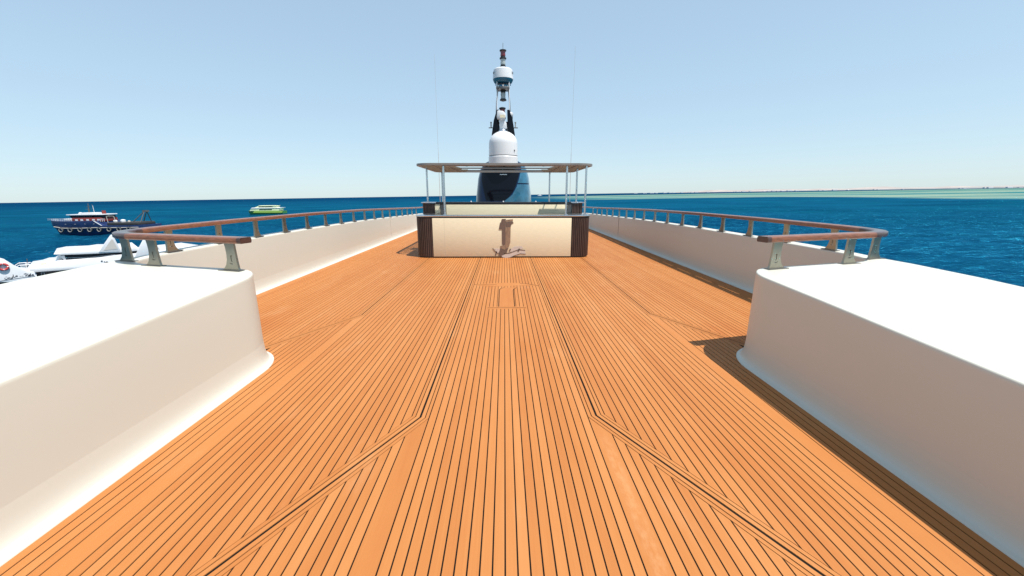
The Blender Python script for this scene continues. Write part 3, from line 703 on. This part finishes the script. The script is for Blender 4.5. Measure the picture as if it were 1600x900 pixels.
# ------------------------------------------------------------------ tug
def boat(name, label, cat, loc, group=None):
    o = thing(name, label, cat, loc, group, ship=False); return o
def tug():
    t = boat('tugboat', 'dark blue tugboat with tyre fenders and a white wheelhouse out at sea', 'tugboat', (-121.7, 126, SEA))
    L = 15.5; rows = []
    # stations along x, bow at -x : (x, half beam, deck height)
    st = [(-15.8, .12, 4.55), (-14.6, 1.5, 4.35), (-12.5, 2.9, 4.1), (-9, 3.8, 3.95), (-4, 4.1, 3.85), (1.2, 4.1, 3.85), (3.2, 4.1, 2.5), (8, 4.0, 2.4), (14.2, 3.7, 2.45), (15.2, 3.2, 2.5)]
    for x, hb, dz in st:
        k = max(.12, hb)
        xb = x+(1.6 if x < -14 else (.7 if x < -12 else 0))
        rows.append([(x, -k, dz), (x, -k*1.0, dz*.6), (xb, -k*.86, .6), (xb, -k*.7, -.8), (xb, k*.7, -.8), (xb, k*.86, .6), (x, k, dz*.6), (x, k, dz)])
    b = MB().grid(rows, close=True); n = 8; b.f += [tuple(range(n)), tuple(range((len(st)-1)*n, len(st)*n))]
    b.build('hull', 'tug_blue', t, smooth=30)
    MB().tube([(-12.4, -3.05, 2.3), (-9, -3.95, 1.9), (-4, -4.2, 1.8), (1, -4.2, 1.9), (8, -4.1, 1.8), (14, -3.8, 1.8)], .12, 6).build('rubbing_strake', 'rope', t)
    for x in (-9.2, -6.2, -3.2, -.3, 2.6, 5.6, 8.6, 11.6):
        y = -4.42 if x > -7 else -4.2
        f = MB().torus((0, 0, 0), .55, .20, 'y', 14, 7).build('tyre_fender', 'rubber', t, smooth=60); f.location = (x*.955, y, 1.35)
        MB().torus((0, -.12, 0), .52, .09, 'y', 14, 5).build('rope_ring', 'rope', f)
    for x in (-7.5, -4.6, -1.6, 1.1): MB().lathe([(.16, 0), (.16, .05)], (x, -4.16, 3.0), 8).build('porthole', 'white_paint', t)
    MB().prism([(1.0, 3.9), (1.35, 3.9), (3.4, 2.5), (3.1, 2.5)], -4.2, -4.08, 'y').build('bulwark_edge', 'white_paint', t)
    MB().box(-6.8, 2.0, -2.7, 2.7, 3.6, 5.3).build('deckhouse', 'tug_red', t, bevel=.1)
    for x in (-5.8, -4.2, -2.4, -.6, .9): MB().box(x, x+.8, -2.75, -2.6, 4.0, 4.7).build('window', 'white_paint', t)
    MB().prism([(-7.2, 5.3), (-1.0, 5.3), (-.6, 6.5), (-7.8, 6.5)], -2.3, 2.3, 'y').build('wheelhouse', 'boat_window', t)
    for x in (-6.6, -4.9, -3.2, -1.5): MB().box(x, x+.14, -2.36, -2.28, 5.3, 6.5).build('window_post', 'black', t)
    MB().box(-1.3, 2.2, -2.0, 2.0, 5.3, 6.3).build('funnel_house', 'boat_window', t)
    MB().box(-8.4, 2.4, -2.6, 2.6, 6.5, 7.0).build('roof', 'white_paint', t, bevel=.1)
    MB().box(-5.4, -1.2, -1.3, 1.3, 7.0, 7.7).build('flying_bridge', 'white_paint', t, bevel=.1)
    MB().lathe([(.5, 0), (.55, .4), (.3, .75), (.1, .85)], (-6.5, 0, 7.0), 12).build('radome', 'white_dome', t, smooth=50)
    MB().tube([(-3.8, 0, 7.5), (-3.5, 0, 12.2)], [.2, .08], 8).build('mast', 'steel_dark', t)
    for z, w_ in ((9.2, .9), (10.4, .6)): MB().box(-3.7-w_, -3.7+w_, -.06, .06, z, z+.15).build('yard', 'steel_dark', t)
    MB().tube([(-2.6, .3, 7.5), (-2.7, .3, 11.6)], .05, 6).build('aerial', 'steel_dark', t)
    MB().tube([(-1.9, -.3, 7.5), (-1.9, -.3, 11.0)], .05, 6).build('aerial', 'white_paint', t)
    MB().lathe([(.5, 0), (.45, 1.6), (.5, 1.7)], (.8, 0, 6.9), 10).build('funnel', 'tug_red', t)
    m = MB()
    for x0, x1, z in ((-14, -6.8, 4.2), (2, 3.4, 3.9)):
        x = x0
        while x < x1: m.box(x, x+.08, -2.9 if x > -12 else -1.8, -2.8 if x > -12 else -1.7, z-.3, z+.9); x += .55
        m.box(x0, x1, -2.9, -2.8, z+.85, z+.95); m.box(x0, x1, -2.9, -2.8, z+.4, z+.48)
    m.build('guard_rail', 'white_paint', t)
    MB().box(-11.5, -10, -.8, .8, 3.9, 5.0).build('windlass', 'white_paint', t, bevel=.15)
    MB().box(4, 13.5, -3.2, 3.2, 2.3, 3.3).build('deck_cargo', 'rubber', t, bevel=.3)
    for x, z, s in ((5.2, 3.3, .7), (7.6, 3.3, .9), (9.4, 3.2, .5)): MB().lathe([(s*.7, 0), (s*.75, s*.6), (s*.4, s), (.05, s*1.1)], (x, -1.5, z), 9).build('deck_gear', 'white_paint' if s > .6 else 'rope', t)
    m = MB()
    for s in (-1, 1): m.tube([(10.2, s*2.2, 2.5), (13.8, s*.4, 8.0)], .14, 6); m.tube([(13.2, s*2.2, 2.5), (13.8, s*.4, 8.0)], .14, 6)
    m.box(13.3, 14.4, -.6, .6, 7.5, 8.4); m.build('crane_frame', 'steel_dark', t)
    m = MB(); m.tube([(3.9, -2.5, 2.4), (3.7, -2.5, 6.0)], .08, 6); m.tube([(6.2, -2.5, 2.4), (6.0, -2.5, 5.9)], .08, 6); m.tube([(3.7, -2.5, 5.9), (6.0, -2.5, 5.9)], .08, 6)
    m.build('towing_gantry', 'rope', t)
    for o in t.children:
        if o.type == 'MESH' and o.name.split('.')[0] not in ('tyre_fender',):
            for v in o.data.vertices:
                v.co.x *= .955
                if v.co.z > 3.8: v.co.z = 3.8+(v.co.z-3.8)*.62
tug()

# ------------------------------------------------------------------ green excursion boat
def ferry():
    t = boat('excursion_boat', 'lime green and white double deck excursion boat out at sea', 'boat', (-147.5, 258, SEA))
    st = [(-11.6, .1, 2.5), (-10.2, 1.6, 2.35), (-7, 2.7, 2.1), (0, 3.1, 1.95), (7, 3.0, 1.95), (10.6, 2.7, 2.1)]; rows = []
    for x, hb, dz in st:
        xb = x+(1.2 if x < -10 else 0)
        rows.append([(x, -hb, dz), (x, -hb, dz*.45), (xb, -hb*.8, -.5), (xb, hb*.8, -.5), (x, hb, dz*.45), (x, hb, dz)])
    b = MB().grid(rows, close=True); b.f += [tuple(range(6)), tuple(range(30, 36))]; b.build('hull', 'ferry_dark_green', t, smooth=30)
    MB().prism([(-7.2, 1.1), (10.6, .9), (11.0, 2.0), (-6.2, 2.15)], -3.22, -2.9, 'y').build('hull_stripe', 'ferry_green', t)
    MB().prism([(-9.6, 2.1), (8.6, 1.95), (9.2, 3.6), (-8.4, 3.5)], -2.7, 2.7, 'y').build('lower_cabin', 'ferry_pale', t, bevel=.2)
    MB().prism([(-3.4, 2.65), (4.2, 2.65), (4.6, 3.15), (-3.4, 3.15)], -2.76, -2.65, 'y').build('window', 'boat_window', t)
    MB().prism([(-8.6, 3.5), (9.8, 3.6), (10.0, 4.0), (-7.6, 4.2)], -2.9, 2.9, 'y').build('upper_deck', 'white_paint', t, bevel=.15)
    MB().prism([(-6.8, 4.1), (7.0, 4.0), (6.2, 5.0), (-4.0, 5.0)], -2.3, 2.3, 'y').build('upper_cabin', 'ferry_pale', t, bevel=.2)
    MB().prism([(-3.7, 4.35), (5.2, 4.35), (4.6, 4.8), (-3.5, 4.8)], -2.36, -2.2, 'y').build('window', 'boat_window', t)
    MB().prism([(-4.0, 5.0), (7.0, 5.0), (7.2, 5.25), (-3.4, 5.4)], -2.5, 2.5, 'y').build('roof', 'ferry_pale', t, bevel=.1)
    m = MB()
    for x in (7.4, 8.6, 9.7): m.tube([(x, -2.7, 2.0), (x, -2.7, 3.7)], .07, 6)
    m.tube([(7.2, -2.4, 5.0), (11.2, -2.4, 2.2)], .06, 6); m.build('stern_rail', 'white_paint', t)
ferry()
sb = boat('motor_launch', 'tiny white motor launch on the horizon right of the mast', 'boat', (235, 2750, SEA))
MB().prism([(-15, 3.5), (-11, -1), (14, -1), (15, 3)], -4, 4, 'y').build('hull', 'white_paint', sb)
MB().prism([(-5, 3.2), (9, 3.2), (8, 9), (-1, 9)], -3, 3, 'y').build('cabin', 'white_paint', sb)

# ------------------------------------------------------------------ white motor yachts alongside, left
def hull_rows(x0, x1, hb, z, bow=-1):
    rows = []
    for i in range(13):
        t = i/12; x = x0+(x1-x0)*t; k = (1-(1-min(1, t*2.4))**2)*hb if bow < 0 else (1-(1-min(1, (1-t)*2.4))**2)*hb; k = max(k, .05)
        top = z+.7*(1-t if bow < 0 else t)**2
        rows.append([(x, -k, top), (x, -k*.97, top*.55), (x, -k*.75, 0), (x, -k*.4, -.7), (x, k*.4, -.7), (x, k*.75, 0), (x, k*.97, top*.55), (x, k, top)])
    return rows
def place(t, deg): t.rotation_euler = (0, 0, R(deg)); return t
def yacht_b():
    t = place(boat('motor_yacht', 'white motor yacht with twin swept radar fins and dark windows beyond the left rail', 'yacht', (-27.63, 27.52, SEA)), 45.12)
    def P(L_, y0, y1, name, m_, bev=0): return MB().prism(L_[::-1], y0, y1, 'y').build(name, m_, t, bevel=bev)
    rows_ = [[(x, y+2.6, z) for x, y, z in r] for r in hull_rows(-7, 9, 2.8, 2.7)]
    b = MB().grid(rows_, close=True); b.f += [tuple(range(8)), tuple(range(96, 104))]; b.build('hull', 'white_paint', t, smooth=40)
    P([(-2.85, 5.2), (-2.83, 4.38), (-2.2, 2.9), (6.6, 2.7), (6.3, 4.6), (-.43, 5.17)], .45, 4.6, 'saloon', 'boat_window', .02)
    P([(-2.63, 5.10), (-2.47, 5.08), (-2.51, 4.75), (-2.67, 4.78)], .40, .46, 'window_frame', 'white_paint')
    P([(-2.60, 5.06), (-2.50, 5.05), (-2.54, 4.79), (-2.64, 4.81)], .385, .41, 'window_pane', 'boat_window')
    P([(-3.18, 5.43), (-2.7, 5.48), (-2.35, 5.6), (-2.08, 5.59), (-1.8, 5.79), (.15, 5.77), (.93, 5.84), (1.98, 5.85), (5.2, 5.97), (6.36, 5.65), (6.3, 4.55), (4.62, 4.76), (-.44, 5.12), (-2.83, 5.19)], 0, 5.0, 'flybridge', 'white_paint', .03)
    P([(-1.58, 6.14), (-1.55, 5.72), (-.33, 5.70), (1.08, 5.73), (2.19, 5.80), (2.22, 6.05)], .3, 4.7, 'windscreen', 'boat_window')
    P([(-1.60, 5.90), (-.32, 5.80), (.93, 5.845), (.94, 5.875), (-.31, 5.84), (-1.59, 5.94)], .26, .31, 'window_trim', 'steel_bright')
    P([(-1.66, 6.10), (-1.42, 6.08), (-1.40, 5.80), (-1.50, 5.80)], .2, .32, 'screen_pillar', 'white_paint')
    P([(-1.88, 6.22), (-1.39, 6.31), (-.24, 6.27), (.22, 6.32), (.9, 6.26), (2.16, 6.28), (2.21, 6.02), (1.11, 6.0), (-.28, 6.06), (-1.57, 6.14)], .05, 4.9, 'hardtop', 'white_paint', .02)
    P([(.16, 6.14), (.9, 7.18), (1.0, 7.26), (1.06, 7.14), (1.23, 6.29), (1.15, 6.03)], .0, .35, 'radar_fin', 'white_paint', .03)
    P([(1.75, 5.40), (2.55, 6.79), (2.65, 6.88), (3.04, 6.84), (3.2, 5.62), (3.05, 5.36)], -.04, .35, 'radar_fin', 'white_paint', .03)
    P([(.42, 6.22), (.93, 6.95), (1.0, 6.9), (1.12, 6.26)], -.015, .01, 'fin_panel', 'joint')
    P([(1.66, 6.33), (2.1, 6.34), (2.15, 6.06), (1.6, 5.98)], .6, 2.0, 'seat_back', 'white_paint', .05)
    P([(3.34, 6.07), (4.39, 6.15), (4.4, 5.77), (3.35, 5.69)], .4, 2.2, 'sun_pad', 'white_paint', .06)
    MB().lathe([(.11, 0), (.15, .05), (.11, .11), (.03, .14)], (-1.36, .5, 6.29), 14).build('dome_light', 'white_dome', t, smooth=50)
    MB().box(-2.52, -2.30, .25, .5, 5.42, 5.72).build('locker', 'cream_wood_b', t, bevel=.03)
    for x, z, r in ((.21, 5.52, .05), (.44, 5.40, .075), (.33, 5.46, .035)): MB().torus((x, -.01, z), r*.6, r*.4, 'y', 10, 5).build('deck_fitting', 'lettering', t)
yacht_b()
def stroke_mesh(strokes, wd, y):
    m = MB()
    for P_ in strokes:
        P_ = [Vector(p) for p in P_]; A, B = [], []
        for i, p in enumerate(P_):
            tt = (P_[min(i+1, len(P_)-1)]-P_[max(i-1, 0)]).normalized(); nn = Vector((-tt.y, tt.x))*wd/2; A.append((p.x+nn.x, p.y+nn.y)); B.append((p.x-nn.x, p.y-nn.y))
        m.prism(A+B[::-1], y-.012, y+.004, 'y')
    return m
def yacht_a():
    t = place(boat('motor_yacht', 'white motor yacht with lettering and a red lifebuoy at the left edge', 'yacht', (-27.72, 22.96, SEA)), 50.37)
    def P(L_, y0, y1, name, m_, bev=0): return MB().prism(L_[::-1], y0, y1, 'y').build(name, m_, t, bevel=bev)
    rows_ = [[(x, y+2.0, z) for x, y, z in r] for r in hull_rows(-11, .9, 2.0, 2.9)]
    b = MB().grid(rows_, close=True); b.f += [tuple(range(8)), tuple(range(96, 104))]; b.build('hull', 'white_paint', t, smooth=40)
    P([(-7, 2.8), (.3, 2.8), (.3, 4.9), (.14, 5.05), (-.66, 5.2), (-1.32, 5.21), (-7, 5.2)], .2, 3.7, 'saloon', 'boat_window', .02)
    P([(-8, 5.3), (-7, 6.6), (-1.66, 6.65), (-.41, 6.5), (-.29, 6.43), (0, 6.03), (.2, 5.85), (.4, 5.66), (.67, 5.56), (.70, 5.1), (.62, 4.72), (.3, 4.85), (.14, 5.04), (-.66, 5.19), (-1.32, 5.2)], 0, .30, 'flank', 'white_paint', .02)
    P([(-8, 5.3), (-7, 6.0), (-.6, 5.7), (.55, 5.45), (.62, 4.9), (.3, 4.85)], .31, 3.9, 'flybridge', 'white_paint', .02)
    stroke_mesh([[(-1.4, 5.28), (-1.09, 5.26), (-.65, 5.25), (-.19, 5.29), (.29, 5.32), (.64, 5.30)]], .016, 0).build('feature_line', 'lettering', t)
    s = [[(-.45, 5.4), (-.46, 5.34), (-.42, 5.31), (-.35, 5.35), (-.33, 5.42)], [(-.41, 5.45), (-.38, 5.45)], [(-.34, 5.36), (-.30, 5.35), (-.28, 5.41), (-.27, 5.36), (-.20, 5.37)], [(-.34, 5.29), (-.30, 5.28)],
         [(-.17, 5.44), (-.18, 5.36), (-.22, 5.31), (-.27, 5.3)], [(-.13, 5.54), (-.14, 5.38), (-.11, 5.38), (-.06, 5.4), (-.03, 5.47), (.01, 5.45), (0, 5.4), (-.04, 5.41)]]
    s2 = [[(.26, 5.49), (.31, 5.53), (.35, 5.54), (.30, 5.37)], [(.31, 5.37), (.42, 5.52), (.38, 5.35)], [(.38, 5.35), (.52, 5.51), (.46, 5.35), (.49, 5.36)],
          [(.61, 5.44), (.56, 5.44), (.52, 5.37), (.55, 5.36), (.61, 5.43), (.59, 5.36), (.63, 5.36)]]
    stroke_mesh(s, .026, 0).build('lettering', 'lettering', t); stroke_mesh(s2, .022, 0).build('lettering', 'lettering', t)
    stroke_mesh([[(.08, 5.41), (.14, 5.4)], [(.16, 5.41), (.23, 5.41)]], .022, 0).build('lettering', 'joint', t)
yacht_a()
def on_a(x, y, z): a = R(50.37); return (-27.72+x*math.cos(a)-y*math.sin(a), 22.96+x*math.sin(a)+y*math.cos(a), SEA+z)
lb = place(boat('lifebuoy', 'red and white lifebuoy hung on the lettered white yacht', 'lifebuoy', on_a(-.39, -.07, 6.02)), 50.37)
MB().torus((0, 0, 0), .165, .052, 'y', 28, 10).build('ring', 'ring_red', lb, smooth=60)
for a in (0, 90, 180, 270):
    c_ = (.165*math.cos(R(a)), 0, .165*math.sin(R(a))); MB().torus(c_, .048, .012, 'x' if a % 180 else 'z', 10, 5).build('band', 'white_paint', lb)
pc = place(boat('speedboat', 'small white open boat with arched screen frame behind the lettered yacht', 'boat', (-33.47, 28.56, SEA)), 49.53)
b = MB().grid([[(x, y+1, z) for x, y, z in r] for r in hull_rows(-3.2, 1.8, .9, 4.2)], close=True); b.f += [tuple(range(8)), tuple(range(96, 104))]; b.build('hull', 'white_paint', pc, smooth=40)
MB().prism([(-.46, 4.6), (.2, 4.6), (.07, 5.04), (-.39, 5.11)], .1, 1.6, 'y').build('console', 'boat_window', pc)
m = MB()
for y in (0, 1.6): m.tube([(-.7, y, 4.9), (-.61, y, 5.12), (-.42, y, 5.25), (.1, y, 5.22), (.37, y, 5.07), (.5, y, 4.8)], .03, 6); m.tube([(-.12, y, 4.6), (-.12, y, 5.23)], .03, 6); m.tube([(.2, y, 4.6), (.2, y, 5.17)], .03, 6)
m.build('screen_frame', 'white_paint', pc); MB().tube([(-.08, .3, 4.9), (.0, .3, 5.62)], .025, 6).build('light_pole', 'steel_dark', pc)
MB().box(-.1, .06, .22, .38, 5.28, 5.36).build('lamp', 'white_paint', pc)
